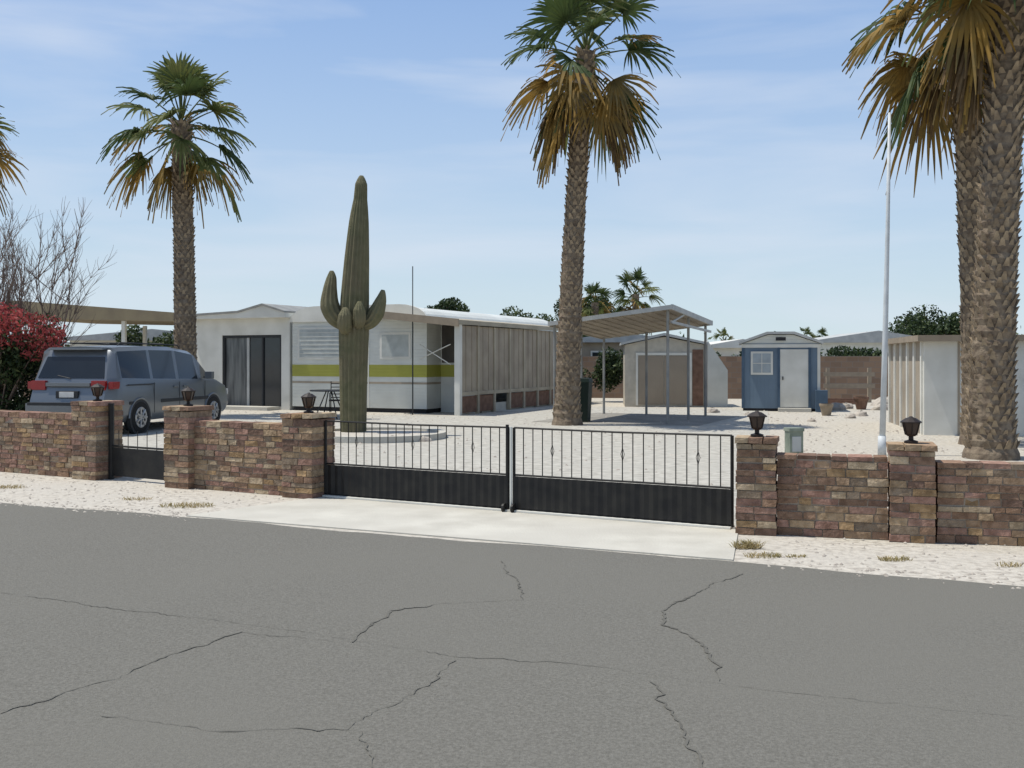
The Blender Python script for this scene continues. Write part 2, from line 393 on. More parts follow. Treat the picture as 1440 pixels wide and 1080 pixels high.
palm('fan_palm',(8.2,18),(7.9,18,7.75),.26,.20,2.2,28,37,dead=4,yellow=5,low=-44,deadlen=.8,pw=1.0,ybias=math.pi)
palm('fan_palm',(7.25,15.5),(7.62,15.5,8.0),.32,.225,2.1,28,41,dead=10,yellow=5,bootsize=1.4,deadlen=1.1)
palm('fan_palm',(-16.3,30),(-16.3,30,8.2),.3,.24,2.1,24,51,dead=4)
palm('fan_palm',(7.25,60),(7.25,60,5.3),.25,.2,1.75,24,61,dead=6,boots=False,yellow=1)
palm('fan_palm',(4.7,58),(4.7,58,4.7),.25,.2,1.5,20,71,dead=4,boots=False,yellow=1)
for x,y,z in((16.5,80,3.0),(23.5,82,3.2),(25.8,85,3.1)):
    palm('fan_palm',(x,y),(x,y,z),.2,.15,1.1,14,int(x*7),dead=1,boots=False)
# ------------------------------------------------------------ saguaro
rt=root('saguaro_cactus',(-3.13,20.2,0)); b=MB()
def sm(pts,n=10):
    out=[]
    P=[Vector(p) for p in pts]
    for i in range(len(P)-1):
        p0=P[max(i-1,0)];p1=P[i];p2=P[i+1];p3=P[min(i+2,len(P)-1)]
        for k in range(n):
            t=k/n; out.append(.5*((2*p1)+(-p0+p2)*t+(2*p0-5*p1+4*p2-p3)*t*t+(-p0+3*p1-3*p2+p3)*t**3))
    out.append(P[-1]); return out
def interp(v,n):
    out=[]
    for i in range(len(v)-1):
        for k in range(n): out.append(v[i]+(v[i+1]-v[i])*k/n)
    return out+[v[-1]]
b.tube(sm([(0,0,0),(0,0,1.0),(.01,0,2.0),(.03,0,2.7),(.07,0,3.5),(.11,0,4.2),(.14,0,4.65),(.155,0,4.95),(.16,0,5.12)],12),interp([.235,.25,.275,.26,.225,.18,.125,.11,.03],12),72,0,18,.09)
b.tube(sm([(-.1,0,2.15),(-.33,-.03,2.32),(-.45,-.05,2.55),(-.45,-.05,2.85),(-.42,-.05,3.10),(-.42,-.05,3.24)],10),interp([.12,.17,.175,.13,.09,.03],10),44,0,11,.10)
b.tube(sm([(.15,-.05,2.15),(.35,-.08,2.25),(.47,-.1,2.42),(.56,-.1,2.66),(.60,-.1,2.86)],10),interp([.11,.14,.15,.10,.03],10),44,0,11,.10)
b.tube(sm([(-.1,-.12,2.05),(-.12,-.33,2.15),(-.1,-.38,2.35),(-.1,-.38,2.5)],8),interp([.1,.13,.12,.03],8),44,0,11,.10)
b.tube(sm([(.08,-.12,2.15),(.16,-.30,2.25),(.17,-.34,2.45),(.17,-.34,2.62)],8),interp([.1,.12,.11,.03],8),44,0,11,.10)
b.obj('body',['saguaro'],rt,smooth=True)
b=MB(); n=64; ro,ri=1.35,1.22
for i in range(n):
    a0=2*math.pi*i/n;a1=2*math.pi*(i+1)/n
    def p(r,a,z): return (r*math.cos(a),r*math.sin(a),z)
    b.face([p(ro,a0,0),p(ro,a1,0),p(ro,a1,.12),p(ro,a0,.12)]); b.face([p(ro,a0,.12),p(ro,a1,.12),p(ri,a1,.12),p(ri,a0,.12)])
    b.face([p(ri,a1,0),p(ri,a0,0),p(ri,a0,.12),p(ri,a1,.12)]); b.face([p(0,0,.07),p(ri,a0,.07),p(ri,a1,.07)],1)
b.obj('planter_ring',['concrete','verge'],loc=(-2.6,19.5,0))
# ------------------------------------------------------------ trailer with porch
tr=root('mobile_home',(-1.21,27.7,0),RZ)
def rp(x0,x1,z0,z1,r):
    P=[(x0,z0),(x1,z0)]
    for k in range(7): a=k/6*math.pi/2; P.append((x1-r+r*math.cos(a),z1-r*.5+r*.5*math.sin(a)))
    for k in range(7): a=math.pi/2+k/6*math.pi/2; P.append((x0+r+r*math.cos(a),z1-r*.5+r*.5*math.sin(a)))
    return P
b=MB(); b.prism(rp(-5.75,-1.25,.12,2.98,.9),.0,9.5); b.obj('body',['whitemetal'],tr)
box(tr,'skirting',-5.7,-1.3,.05,9.4,0,.12,'dark')
box(tr,'stripe',-5.753,-1.247,-.004,9.4,1.0,1.34,'yellow')
box(tr,'thin_stripe',-5.753,-1.247,-.003,9.4,.80,.86,'beige')
b=MB(); b.prism(rp(-5.80,-1.2,2.80,3.03,.9)[2:],-.08,.0); b.obj('roof_trim',['white'],tr)
box(tr,'panel_joint',-3.15,-3.11,-.012,0,.12,2.85,'white')
ws=mat('window_shade',(.46,.49,.47),rough=.3)
box(tr,'front_window',-5.55,-3.75,-.02,0,1.50,2.42,'white'); box(tr,'window_glass',-5.48,-3.82,-.026,-.02,1.56,2.36,ws)
for k in range(6): box(tr,'louvre_%d'%k,-5.48,-3.82,-.034,-.0265,1.66+k*.12,1.675+k*.12,'white')
box(tr,'front_window_2',-2.75,-1.75,-.02,0,1.5,2.25,'white'); box(tr,'window_glass_2',-2.68,-1.82,-.026,-.02,1.57,2.18,ws)
b=MB(); b.prism([(-2.75,2.72),(.12,2.42),(.12,2.54),(-2.75,2.84)],-.75,8.0); b.obj('porch_roof',['beige2'],tr)
b=MB(); b.prism([(-2.75,2.66),(.14,2.36),(.14,2.56),(-2.75,2.86)],-.79,-.753); b.obj('porch_fascia',['tan'],tr)
box(tr,'corner_post',-.08,.08,-.6,-.46,0,2.42,'white')
b=MB();c=MB();d=MB();e_=MB()
ys=[-.46+i*1.05 for i in range(8)]
for i,y in enumerate(ys): b.box(-.04,.06,y-.05,y+.05,0,2.40)
for i in range(7):
    c.box(-.02,.02,ys[i]+.05,ys[i+1]-.05,.62,2.40)
    for q in(.33,.67):
        yy=ys[i]+(ys[i+1]-ys[i])*q; c.box(.02,.035,yy-.02,yy+.02,.62,2.40)
    if i!=2: d.box(-.015,.015,ys[i]+.05,ys[i+1]-.05,.05,.50)
    b.box(-.03,.05,ys[i]+.05,ys[i+1]-.05,.52,.62)
b.obj('porch_posts',['beige2'],tr); c.obj('porch_screens',['beige'],tr); d.obj('porch_skirt',['brown'],tr)
box(tr,'porch_floor',-1.24,-.05,1.0,8,0,.25,'concrete')
box(tr,'porch_back_wall',-1.24,-.05,.8,.86,0,2.5,'whitemetal')
box(tr,'porch_back_stripe',-1.24,-.05,.785,.80,1.0,1.34,'yellow')
box(tr,'porch_back_screen',-1.2,-.06,.78,.80,1.40,2.45,'screen')
b=MB(); b.tube([(-1.25,-.4,1.5),(-.3,-.4,1.9)],[.015]*2,5); b.tube([(-.3,-.4,1.35),(-1.25,-.4,1.9)],[.015]*2,5); b.obj('brace',['white'],tr)
b=MB(); b.tube([(-1.28,-.72,0),(-1.28,-.72,2.55)],[.02]*2,6); b.tube([(-1.28,-.72,2.3),(-1.28,-.72,4.0)],[.014]*2,5); b.obj('antenna_mast',['plastic'],tr)
# ------------------------------------------------------------ white room with sliding glass door
wr=root('white_cottage',(-1.21,27.7,0),RZ)
X0,X1=-9.5,-5.85
box(wr,'left_wall',X0,-8.35,0,5,0,2.72,'white')
box(wr,'right_wall',-6.15,X1,0,5,0,2.72,'white')
box(wr,'door_header',-8.35,-6.15,0,.15,2.22,2.72,'white')
box(wr,'back_wall',-8.35,-6.15,4.8,5,0,2.72,'white')
box(wr,'floor_slab',-8.35,-6.15,.0,4.8,0,.1,'concrete')
box(wr,'door_frame_left',-8.35,-8.28,.03,.12,.1,2.22,'plastic');box(wr,'door_frame_mid',-7.45,-7.37,.05,.12,.1,2.22,'greyroof')
box(wr,'door_frame_right',-6.22,-6.15,.03,.12,.1,2.22,'plastic');box(wr,'door_frame_top',-8.28,-6.22,.03,.12,2.14,2.22,'plastic')
box(wr,'door_frame_q',-6.9,-6.84,.05,.12,.1,2.14,'plastic')
box(wr,'glass',-8.28,-7.45,.09,.10,.1,2.14,mat('curtained_glass',(.16,.17,.17),(.06,.065,.07),scale=3,stretch=(3,1,.3),rough=.1));box(wr,'glass_2',-7.37,-6.9,.09,.10,.1,2.14,'glass');box(wr,'glass_3',-6.84,-6.22,.09,.10,.1,2.14,'glass')
b=MB(); b.prism([(X0-.15,2.72),(X1+.05,2.72),(X1+.05,2.86),(-6.6,3.08),(-7.5,2.88),(X0-.15,2.80)],-.3,5.1); b.obj('roof',['white'],wr)
b=MB(); b.prism([(X0-.16,2.80),(-7.5,2.88),(-6.6,3.08),(X1+.06,2.86),(X1+.06,2.91),(-6.6,3.14),(-7.5,2.94),(X0-.16,2.86)],-.34,5.1); b.obj('roof_sheet',['postgrey'],wr)
box(wr,'step',-8.3,-6.2,-.6,-.02,0,.1,'concrete')
# ------------------------------------------------------------ left carport (neighbour)
cp=root('carport',(-11.2,33,0),math.radians(-8))
b=MB(); b.prism([(-5.5,2.85),(1.0,2.70),(1.0,2.95),(-5.5,3.45)],0,5.5); b.obj('roof',[mat('carport_tan',(.33,.27,.17),(.26,.21,.14),scale=2)],cp)
for i,(x,y) in enumerate(((-1.5,.2),(.8,.2),(-5.2,.2),(-1.5,5.2),(.8,5.2),(-3.4,5.2))): box(cp,'post_%d'%i,x-.06,x+.06,y-.06,y+.06,0,2.75,'white')
# ------------------------------------------------------------ centre carport
cc=root('carport',(3.6,23.3,0),RZ)
L=3.0; DY=3.9
def zt(x,y): return 2.66+x*.115-y*.064
b=MB()
def slab(b,x0,x1,y0,y1,th,mi=0):
    c=[(x0,y0),(x1,y0),(x1,y1),(x0,y1)]
    lo=[Vector((x,y,zt(x,y))) for x,y in c]; hi=[p+Vector((0,0,th)) for p in lo]
    b.face(lo[::-1],mi); b.face(hi,mi)
    for i in range(4): j=(i+1)%4; b.face([lo[i],lo[j],hi[j],hi[i]],mi)
nn=12
for i in range(nn):
    x0=-L+L*i/nn; x1=-L+L*(i+1)/nn
    slab(b,x0,x1-.003,.04,DY,.05); 
    slab(b,x0,x0+.03,.06,DY-.02,-.025)
b.obj('roof_panels',['beige'],cc)
b=MB(); 
def beam(b,p,q,w,h):
    p=Vector(p);q=Vector(q);d=(q-p).normalized(); s=d.cross(Vector((0,0,1))).normalized()*w/2; u=Vector((0,0,h))
    c=[p-s,p+s,p+s+u,p-s+u]; e=[q-s,q+s,q+s+u,q-s+u]
    b.face(c[::-1]);b.face(e)
    for i in range(4): j=(i+1)%4; b.face([c[i],c[j],e[j],e[i]])
beam(b,(-L,0,zt(-L,0)-.02),(.05,0,zt(0,0)-.02),.05,.10); beam(b,(.03,.03,zt(0,0)-.03),(.03,DY,zt(0,DY)-.03),.05,.12); beam(b,(-L,DY+.02,zt(-L,DY)-.02),(.05,DY+.02,zt(0,DY)-.02),.05,.12)
beam(b,(.0,.1,zt(0,0)-.34),(.0,DY,zt(0,DY)-.22),.04,.06); beam(b,(0,.1,zt(0,0)-.34),(0,1.2,zt(0,1.2)-.05),.03,.04)
b.obj('fascia',['greyroof'],cc)
b=MB()
for x,y in((-.1,.15),(-.1,2.0),(-.1,DY-.15),(-1.7,DY-.15),(-L+.1,.15),(-L+.1,DY-.15),(-L+.1,2.0)):
    b.tube([(x,y,0),(x,y,zt(x,y))],[.035]*2,6)
b.obj('posts',['postgrey'],cc)
b=MB(); b.face([(-L-.3,-.3,.010),(.7,-.3,.010),(.7,DY+.3,.010),(-L-.3,DY+.3,.010)]); b.obj('carport_shade_sheet',[mat('painted_shade',(.20,.19,.17),(.30,.285,.25),scale=1.5,rough=.9,detail=8)],cc)  # dark sheet on the ground: the carport's shade painted into its colour
# ------------------------------------------------------------ white shed with barn doors
sh=root('garden_shed',(3.55,32.2,0),math.radians(-5))
W=2.45
b=MB(); b.prism([(0,0),(W,0),(W,1.95),(W/2,2.2),(0,1.95)],0,2.6); b.obj('walls',[mat('shed_cream',(.50,.46,.38),rough=.7)],sh)
b=MB(); b.prism([(-.12,1.95),(W/2,2.24),(W+.12,1.95),(W+.12,2.02),(W/2,2.32),(-.12,2.02)],-.15,2.7); b.obj('roof',['greyroof'],sh)
m=siding('shed_door',(.30,.25,.19),'X',5,.5)
box(sh,'door_left',.42,1.2,-.03,0,.08,1.6,m);box(sh,'door_right',1.23,2.0,-.03,0,.08,1.6,m)
box(sh,'door_frame_l',.34,.41,-.04,0,.05,1.7,'white');box(sh,'door_frame_r',2.01,2.08,-.04,0,.05,1.7,'white');box(sh,'door_frame_t',.41,2.01,-.04,0,1.62,1.7,'white')
box(sh,'side_panel',2.10,W-.02,-.02,0,.05,1.8,'brown')
b=MB(); b.prism([(W+.12,0),(W+.75,0),(W+.75,1.15),(W+.12,2.1)],.1,2.3); b.obj('lean_to',['white'],sh)
# ------------------------------------------------------------ blue shed
bs=root('blue_shed',(6.68,29.7,0),math.radians(-13)); W=2.15
b=MB(); b.prism([(0,.08),(W,.08),(W,1.95),(0,1.95)],0,2.4); b.obj('walls',['blue'],bs)
box(bs,'base',.02,W-.02,.02,2.38,0,.08,'dark')
b=MB(); b.prism([(0,1.95),(W,1.95),(W/2+.35,2.2),(W/2-.35,2.2)],0,2.4); b.obj('gable',['whitemetal'],bs)
b=MB(); b.prism([(-.1,1.93),(W/2-.36,2.22),(W/2+.36,2.22),(W+.1,1.93),(W+.1,2.0),(W/2+.38,2.29),(W/2-.38,2.29),(-.1,2.0)],-.12,2.5); b.obj('roof',['greyroof'],bs)
box(bs,'eave_board',-.03,W+.03,-.03,0,1.83,1.93,'white')
box(bs,'corner_l',-.02,.06,-.022,0,.08,1.83,'bluedk');box(bs,'corner_r',W-.06,W+.02,-.022,0,.08,1.83,'white')
box(bs,'door',1.06,1.84,-.03,0,.12,1.78,'white');box(bs,'door_trim_l',.99,1.06,-.045,0,.1,1.83,'bluedk');box(bs,'door_trim_r',1.84,1.91,-.045,0,.1,1.83,'bluedk')
box(bs,'window_frame',.24,.86,-.04,0,1.05,1.72,'white');box(bs,'window_glass',.30,.80,-.047,-.04,1.11,1.66,mat('pale_glass',(.35,.40,.43),rough=.1))
box(bs,'muntin',.54,.56,-.055,-.047,1.11,1.66,'white');box(bs,'muntin_h',.30,.80,-.053,-.0475,1.37,1.39,'white')
box(bs,'vent',W/2-.14,W/2+.14,-.135,-.12,2.03,2.13,'dark'); box(bs,'door_handle',1.12,1.15,-.07,-.03,.9,1.0,'plastic')
box(bs,'step',1.0,1.9,-.4,-.05,0,.1,'concrete'); box(bs,'side_bin',W-.12,W+.2,-.35,-.05,0,.62,'bluedk')
# ------------------------------------------------------------ right building
rb=root('white_outbuilding',(8.13,20.2,0),math.radians(-11.6))
box(rb,'front_wall',0,6,0,.12,0,1.85,'white'); box(rb,'left_wall',0,.12,.12,4.2,0,1.85,'beige')
box(rb,'back_wall',0,6,4.2,4.3,0,1.85,'beige')
for i in range(6): box(rb,'side_batten_%d'%i,-.04,0,.1+i*.8,.22+i*.8,0,1.85,'white')
box(rb,'roof',-.15,6.1,-.2,4.4,1.85,1.97,'tan')
box(rb,'front_joint',.62,.66,-.015,0,0,1.85,'beige'); box(rb,'front_joint_2',2.2,2.24,-.015,0,0,1.85,'beige')
box(rb,'front_door',2.5,3.4,-.03,0,.05,1.8,'white')
# ------------------------------------------------------------ flagpole
b=MB(); b.tube([(0,0,0),(.05,0,1.8),(.09,0,3.6),(.12,0,5.35)],[.048,.042,.032,.022],12); b.tube([(0,0,0),(0,0,.3)],[.065,.06],12)
b.obj('flagpole',['pole'],loc=(5.78,16.0,0),smooth=True)
# ------------------------------------------------------------ far perimeter walls and houses
def farwall(p0,p1,h):
    a=Vector((*p0,0));c=Vector((*p1,0));L=(c-a).length
    b=MB(); b.box(0,L,0,.2,0,h); b.box(0,L,-.02,.22,h,h+.06)
    b.obj('block_wall',['block'],loc=a,rot=math.atan2(c.y-a.y,c.x-a.x))
farwall((0,40),(16,37.5),1.55); farwall((-30,38),(-8,40),1.7); farwall((16,37.5),(40,34),1.55)
def house(name,x,y,w,dp,h,rot,wallm,roofm,rh=.5):
    r=root(name,(x,y,0),rot)
    box(r,'walls',0,w,0,dp,0,h,wallm)
    b=MB(); b.prism([(-.3,h),(w+.3,h),(w+.3,h+.12),(w*.5,h+rh),(-.3,h+.12)],-.3,dp+.3); b.obj('roof',[roofm],r)
    k=0
    xx=.8
    while xx<w-1.4:
        box(r,'window_frame_%d'%k,xx,xx+1.1,-.04,0,1.1,h-.35,'white');box(r,'window_%d'%k,xx+.07,xx+1.03,-.05,-.04,1.17,h-.42,'glass'); xx+=2.4;k+=1
    return r
house('white_house',14.2,47,5,6,2.25,-.05,'whitemetal','greyroof',.55)
house('white_house',9.0,46,2.6,6,2.0,.0,'white','white',.4)
house('white_house',2.5,43,4.2,6,2.2,.0,'beige','greyroof',.4)
house('white_house',-19,44,7,6,2.3,.1,'white','greyroof',.5)
house('white_house',20,46,9,6,2.2,-.1,'beige','tan',.5)
house('tan_house',-6.5,50,8,6,2.4,.05,'beige2','greyroof',.5)
# ------------------------------------------------------------ leafy trees & bushes
def foliage(name,cl,nleaf,size,mats,w,loc,trunk=None,extra=None):
    rt=root(name,loc); b=MB()
    tot=sum(c[3]*c[4]*c[5] for c in cl)
    for c in cl:
        k=int(nleaf*c[3]*c[4]*c[5]/tot)
        for i in range(k):
            while True:
                v=Vector((R.uniform(-1,1),R.uniform(-1,1),R.uniform(-1,1)))
                if .25<v.length<1: break
            p=Vector((c[0]+v.x*c[3],c[1]+v.y*c[4],c[2]+v.z*c[5])); 
            if p.z<.05: continue
            a=Vector((R.gauss(0,1),R.gauss(0,1),R.gauss(0,1))).normalized(); q=a.cross(Vector((R.gauss(0,1),R.gauss(0,1),R.gauss(0,1)))).normalized()
            s=size*R.uniform(.6,1.4)
            mi=R.choices(range(len(mats)),w)[0]
            b.face([p-a*s,p+q*s*.45,p+a*s,p-q*s*.45],mi)
    b.obj('leaves',mats,rt)
    b=MB()
    for c in cl:
        pts=sm([(0,0,0),(c[0]*.4,c[1]*.4,c[2]*.5),(c[0],c[1],c[2])],4)
        b.tube(pts,[ (trunk or .05)*(1-.07*i) for i in range(len(pts))],6)
    b.obj('limbs',['twig'],rt); return rt
def rndcl(n,rx,ry,z0,z1,r):
    return [(R.uniform(-rx,rx),R.uniform(-ry,ry),R.uniform(z0,z1),r*R.uniform(.6,1.2),r*R.uniform(.6,1.2),r*R.uniform(.5,1)) for _ in range(n)]
LM=['leaf_d','leaf_m','leaf_l']
foliage('shade_tree',rndcl(16,2.0,1.5,2.0,3.3,1.0),9000,.10,LM,[5,4,1],(20.5,50,0),.12)
foliage('shade_tree',rndcl(12,.9,1,3.4,4.7,.6),4500,.10,LM,[5,4,1],(-3.6,56,0),.1)
foliage('shade_tree',rndcl(14,2.0,1,2.2,3.5,.8),6000,.09,LM,[1,4,6],(1.4,48,0),.1)
foliage('shade_tree',rndcl(16,1.9,1,3.0,5.0,.9),8000,.10,LM,[6,3,1],(4.9,62,0),.1)
foliage('shade_tree',rndcl(12,2.4,1,1.4,2.5,.8),7000,.09,LM,[2,5,4],(-13.2,40.5,0),.1)
foliage('hedge',rndcl(34,11,.6,.9,1.7,.7),13000,.10,LM,[5,4,1],(6,41.5,0),.04)
foliage('oleander_bush',rndcl(12,1.7,.5,.6,1.6,.6),6000,.07,LM,[5,4,1],(2.2,36.0,0),.03)
cl=[]
for i in range(110):
    x=R.uniform(-75,80); cl.append((x,R.uniform(-4,4),R.uniform(.8,2.6),R.uniform(1.5,3.5),1.5,R.uniform(.8,1.6)))
rt=root('distant_trees',(0,105,0)); b=MB()
for c in cl:
    for i in range(170):
        v=Vector((R.gauss(0,.5),R.gauss(0,.5),R.gauss(0,.5))); p=Vector((c[0]+v.x*c[3],c[1]+v.y*c[4],max(.2,c[2]+v.z*c[5])))
        a=Vector((R.gauss(0,1),R.gauss(0,1),R.gauss(0,1))).normalized(); q=a.orthogonal().normalized(); s=R.uniform(.2,.45)
        b.face([p-a*s,p+q*s*.5,p+a*s,p-q*s*.5],R.choice([0,0,1,1,2]))
b.obj('leaves',LM,rt)
foliage('bougainvillea_bush',rndcl(24,.95,.6,.4,1.8,.5),12000,.055,LM,[6,3,1],(-10.95,21.8,0),.03)
foliage('bougainvillea_bush',rndcl(28,1.1,.6,1.4,2.4,.42),11000,.045,['red','leaf_m','leaf_d'],[8,1,1],(-10.75,21.4,0),.02)
b=MB()
def branch(b,p,d,L,r,lv):
    n=5; pts=[p.copy()];rr=[r]
    for i in range(n):
        d=(d+Vector((R.gauss(0,.12),R.gauss(0,.12),R.gauss(0,.05)+.06))).normalized(); p=p+d*L/n; pts.append(p.copy()); rr.append(r*(1-.6*(i+1)/n))
        if lv>0 and i>0:
            for _ in range(3): branch(b,p.copy(),(d+Vector((R.gauss(0,.38),R.gauss(0,.38),R.gauss(0,.2)))).normalized(),L*.36,r*.5,lv-1)
    b.tube(pts,rr,4,cap=False)
for i in range(14):
    branch(b,Vector((R.uniform(-.9,.7),R.uniform(-.4,.4),0)),Vector((R.uniform(-.14,.10),R.uniform(-.15,.15),1)).normalized(),3.2*R.uniform(.8,1.15),.022,2)
b.obj('bare_shrub',['twig'],loc=(-10.9,22.6,0))
# ------------------------------------------------------------ minivan
def minivan(loc,rot):
    rt=root('parked_minivan',loc,rot)
    ST=[(.00,.30,.80,1.12,1.60,.66),(.22,.26,.93,1.12,1.70,.74),(.42,.25,.965,1.11,1.75,.76),(1.42,.25,.975,1.08,1.785,.78),(1.52,.25,.975,1.08,1.787,.78),
        (2.42,.25,.975,1.06,1.785,.78),(2.54,.25,.975,1.06,1.78,.78),(3.35,.25,.975,1.04,1.70,.74),(3.45,.25,.975,1.04,1.675,.73),(4.12,.25,.965,1.02,1.17,.78),
        (4.25,.25,.96,.99,1.09,.80),(4.75,.26,.90,.86,.94,.70),(5.0,.30,.82,.74,.80,.55),(5.1,.36,.74,.64,.68,.45)]
    b=MB(); rows=[]
    for (x,zb,w,be,zt_,wt) in ST:
        P=[(x,0,zb),(x,w*.9,zb),(x,w,zb+.16),(x,w*1.0,be*.62),(x,w*.975,be-.02),(x,w*.955,be+.02),(x,wt+.04,zt_-.10),(x,wt-.08,zt_-.02),(x,0,zt_)]
        if x<.3:
            k={0:1.0,.22:.55}[x]
            P=[(px+ (0 if pz<.8 else (pz-.8)*.42*k),py,pz) for px,py,pz in P]
            P=[(px-(.05*k if pz<.6 else 0),py,pz) for px,py,pz in P]
        rows.append(P)
    n=len(rows[0])
    def addside(sg):
        k0=len(b.v)
        for P in rows:
            for p in P: b.v.append((p[0],p[1]*sg,p[2]))
        for i in range(len(rows)-1):
            for j in range(n-1):
                q=(k0+i*n+j,k0+(i+1)*n+j,k0+(i+1)*n+j+1,k0+i*n+j+1)
                if sg>0: q=q[::-1]
                mi=0
                if j==5 and i in(2,4,6): mi=1
                if j==5 and i==8: mi=1
                if j in(6,7) and i==8: mi=1
                if j==0: mi=2
                b.f.append(q); b.m.append(mi); b.c.append(None)
        return k0
    ka=addside(1); kb=addside(-1)
    last=(len(rows)-1)*n
    for j in range(n-1):
        b.f.append((ka+j,ka+j+1,kb+j+1,kb+j)); b.m.append(0); b.c.append(None)
        b.f.append((kb+last+j,kb+last+j+1,ka+last+j+1,ka+last+j)); b.m.append(0); b.c.append(None)
    o=b.obj('body',['carpaint','carglass','plastic'],rt,smooth=True)
    me=o.data
    import bmesh
    bm=bmesh.new(); bm.from_mesh(me); bmesh.ops.remove_doubles(bm,verts=bm.verts,dist=.001); bmesh.ops.recalc_face_normals(bm,faces=bm.faces); bm.to_mesh(me); bm.free()
    es=o.modifiers.new('e','EDGE_SPLIT'); es.split_angle=math.radians(32)
    def rx(z): return (0 if z<.8 else (z-.8)*.42)
    b=MB()
    def rear(y0,y1,z0,z1,off,mi,in0=0,in1=0):
        b.face([(rx(z0)-off,y0,z0),(rx(z0)-off,y1,z0),(rx(z1)-off,y1-in1,z1),(rx(z1)-off,y0+in1,z1)],mi)
    rear(-.72,.72,1.13,1.55,.012,1,0,.09)
    for s in(-1,1):
        y0,y1=(.50,.80) if s>0 else (-.80,-.50)
        b.box(-.02+.06,.12,y0,y1,.90,1.08,3)
        b.box(.10,.34,.835,.93,.92,1.06,3) if s>0 else b.box(.10,.34,-.93,-.835,.92,1.06,3)
    b.box(.025,.10,-.48,.48,.97,1.04,0)
    b.box(.0,.06,-.24,.24,.74,.88,2); b.box(-.01,.0,-.16,.16,.755,.865,4)
    b.box(-.09,.10,-.84,.84,.36,.64,0); b.box(-.095,-.02,-.80,.80,.60,.66,2); b.box(-.07,.1,-.78,.78,.28,.36,2)
    b.tube([(.12,.0,1.12),(.15,.3,1.18)],[.012]*2,4,2)
    b.box(.26,.48,-.60,.60,1.68,1.715,0)
    for s in(-1,1):
        b.tube([(.7,s*.64,1.775),(.8,s*.64,1.83),(3.0,s*.62,1.81),(3.1,s*.62,1.75)],[.015]*4,6,2)
    for x in(1.2,2.4): b.tube([(x,-.64,1.83),(x,.64,1.83)],[.015]*2,6,2)
    for s in(-1,1):
        y=s*.975
        b.box(.6,1.0,y-.01,y+.01,.60,.66,2); b.box(1.75,3.75,y-.012,y+.012,.60,.67,2)
        b.box(.55,1.5,y-.022,y+.022,.985,1.0,2)
        for x in(1.5,2.5,3.6): b.box(x-.006,x+.006,y-.006,y+.006,.40,1.02,2)
        for x in(2.35,2.75): b.box(x-.09,x+.09,y-.02,y+.02,.90,.94,0)
        b.box(3.55,3.68,s*.98-.02,s*.98+.02,1.08,1.12,2); b.box(3.55,3.66,s*1.08-.09,s*1.08+.09,1.06,1.22,0)
        b.box(4.78,5.0,s*.72-.1,s*.72+.1,.66,.80,4)
    b.obj('details',['carpaint','carglass','plastic','tail',mat('lamp_clear',(.6,.6,.58),rough=.2)],rt,bevel=.01)
    for x,nm in((.98,'rear'),(3.98,'front')):
        for s,sn in((-1,'right'),(1,'left')):
            w=MB()
            pts=[];
            for q in range(17):
                a=math.pi*q/16; pts.append((x+.385*math.cos(a),s*.972,.33+.385*math.sin(a)))
            w.tube(pts,[.022]*17,5,3)
            w.tube([(x,s*.90,.33),(x,s*.981,.33)],[.375]*2,28,2)
            w.tube([(x,s*.80,.33),(x,s*.965,.33),(x,s*.99,.33),(x,s*.995,.33)],[.33,.335,.31,.24],32,0)
            w.tube([(x,s*.99,.33),(x,s*1.0,.33)],[.215,.205],24,1)
            for k in range(7):
                a=2*math.pi*k/7
                w.tube([(x+.06*math.cos(a),s*1.003,.33+.06*math.sin(a)),(x+.19*math.cos(a),s*1.0,.33+.19*math.sin(a))],[.02,.026],5,1)
                a+=math.pi/7
                w.tube([(x+.13*math.cos(a),s*.999,.33+.13*math.sin(a)),(x+.13*math.cos(a),s*1.002,.33+.13*math.sin(a))],[.032,.032],8,2)
            w.obj('wheel_%s_%s'%(nm,sn),['tyre','rim','plastic','carpaint'],rt)
    return rt
hd=math.atan2(3.0,.62)
f=Vector((math.cos(hd),math.sin(hd),0)); left=Vector((-f.y,f.x,0))
org=Vector((-7.48,20.6,0))-f*.98+left*.97
mv=minivan(org,hd)
# ------------------------------------------------------------ small items
b=MB(); b.box(-.09,.09,-.07,.07,0,.30,0); b.box(-.1,.1,-.08,.08,.30,.34,0); b.box(-.06,.06,-.075,-.07,.06,.24,1)
b.obj('utility_box',['box','greyroof'],loc=(4.35,15.8,0),rot=.2,bevel=.01).scale=(1.25,1.25,1.3)
b=MB(); b.tube([(0,0,0),(0,0,.95),(0,0,.95),(0,0,1.05)],[.25,.31,.33,.30],4); b.box(-.25,.25,.2,.26,.9,1.0)
b.obj('wheelie_bin',['greenplastic'],loc=(1.66,24.4,0),rot=.5,bevel=.02)
def pot(x,y,s,m,name='clay_pot'):
    b=MB(); b.tube([(0,0,0),(0,0,.3),(0,0,.36),(0,0,.42),(0,0,.42),(0,0,.3)],[.15,.22,.25,.25,.21,.19],14)
    o=b.obj(name,[m],loc=(x,y,0),smooth=False); o.scale=(s,s,s)
pot(8.35,27.2,.75,'tan'); pot(10.4,30.5,.9,'brown'); pot(9.9,33,1.0,'box')
def rock(x,y,r,m='pebble'):
    b=MB(); n=9
    pts=[]
    for i in range(5):
        ph=i/4*math.pi/2*1.05; ring=[]
        for j in range(n): 
            a=6.283*j/n; q=r*R.uniform(.85,1.15); ring.append((q*math.cos(ph)*math.cos(a),q*math.cos(ph)*math.sin(a)*.8,q*.7*math.sin(ph)))
        pts.append(ring)
    for i in range(4):
        for j in range(n): b.face([pts[i][j],pts[i][(j+1)%n],pts[i+1][(j+1)%n],pts[i+1][j]])
    b.obj('rock',[m],loc=(x,y,0))
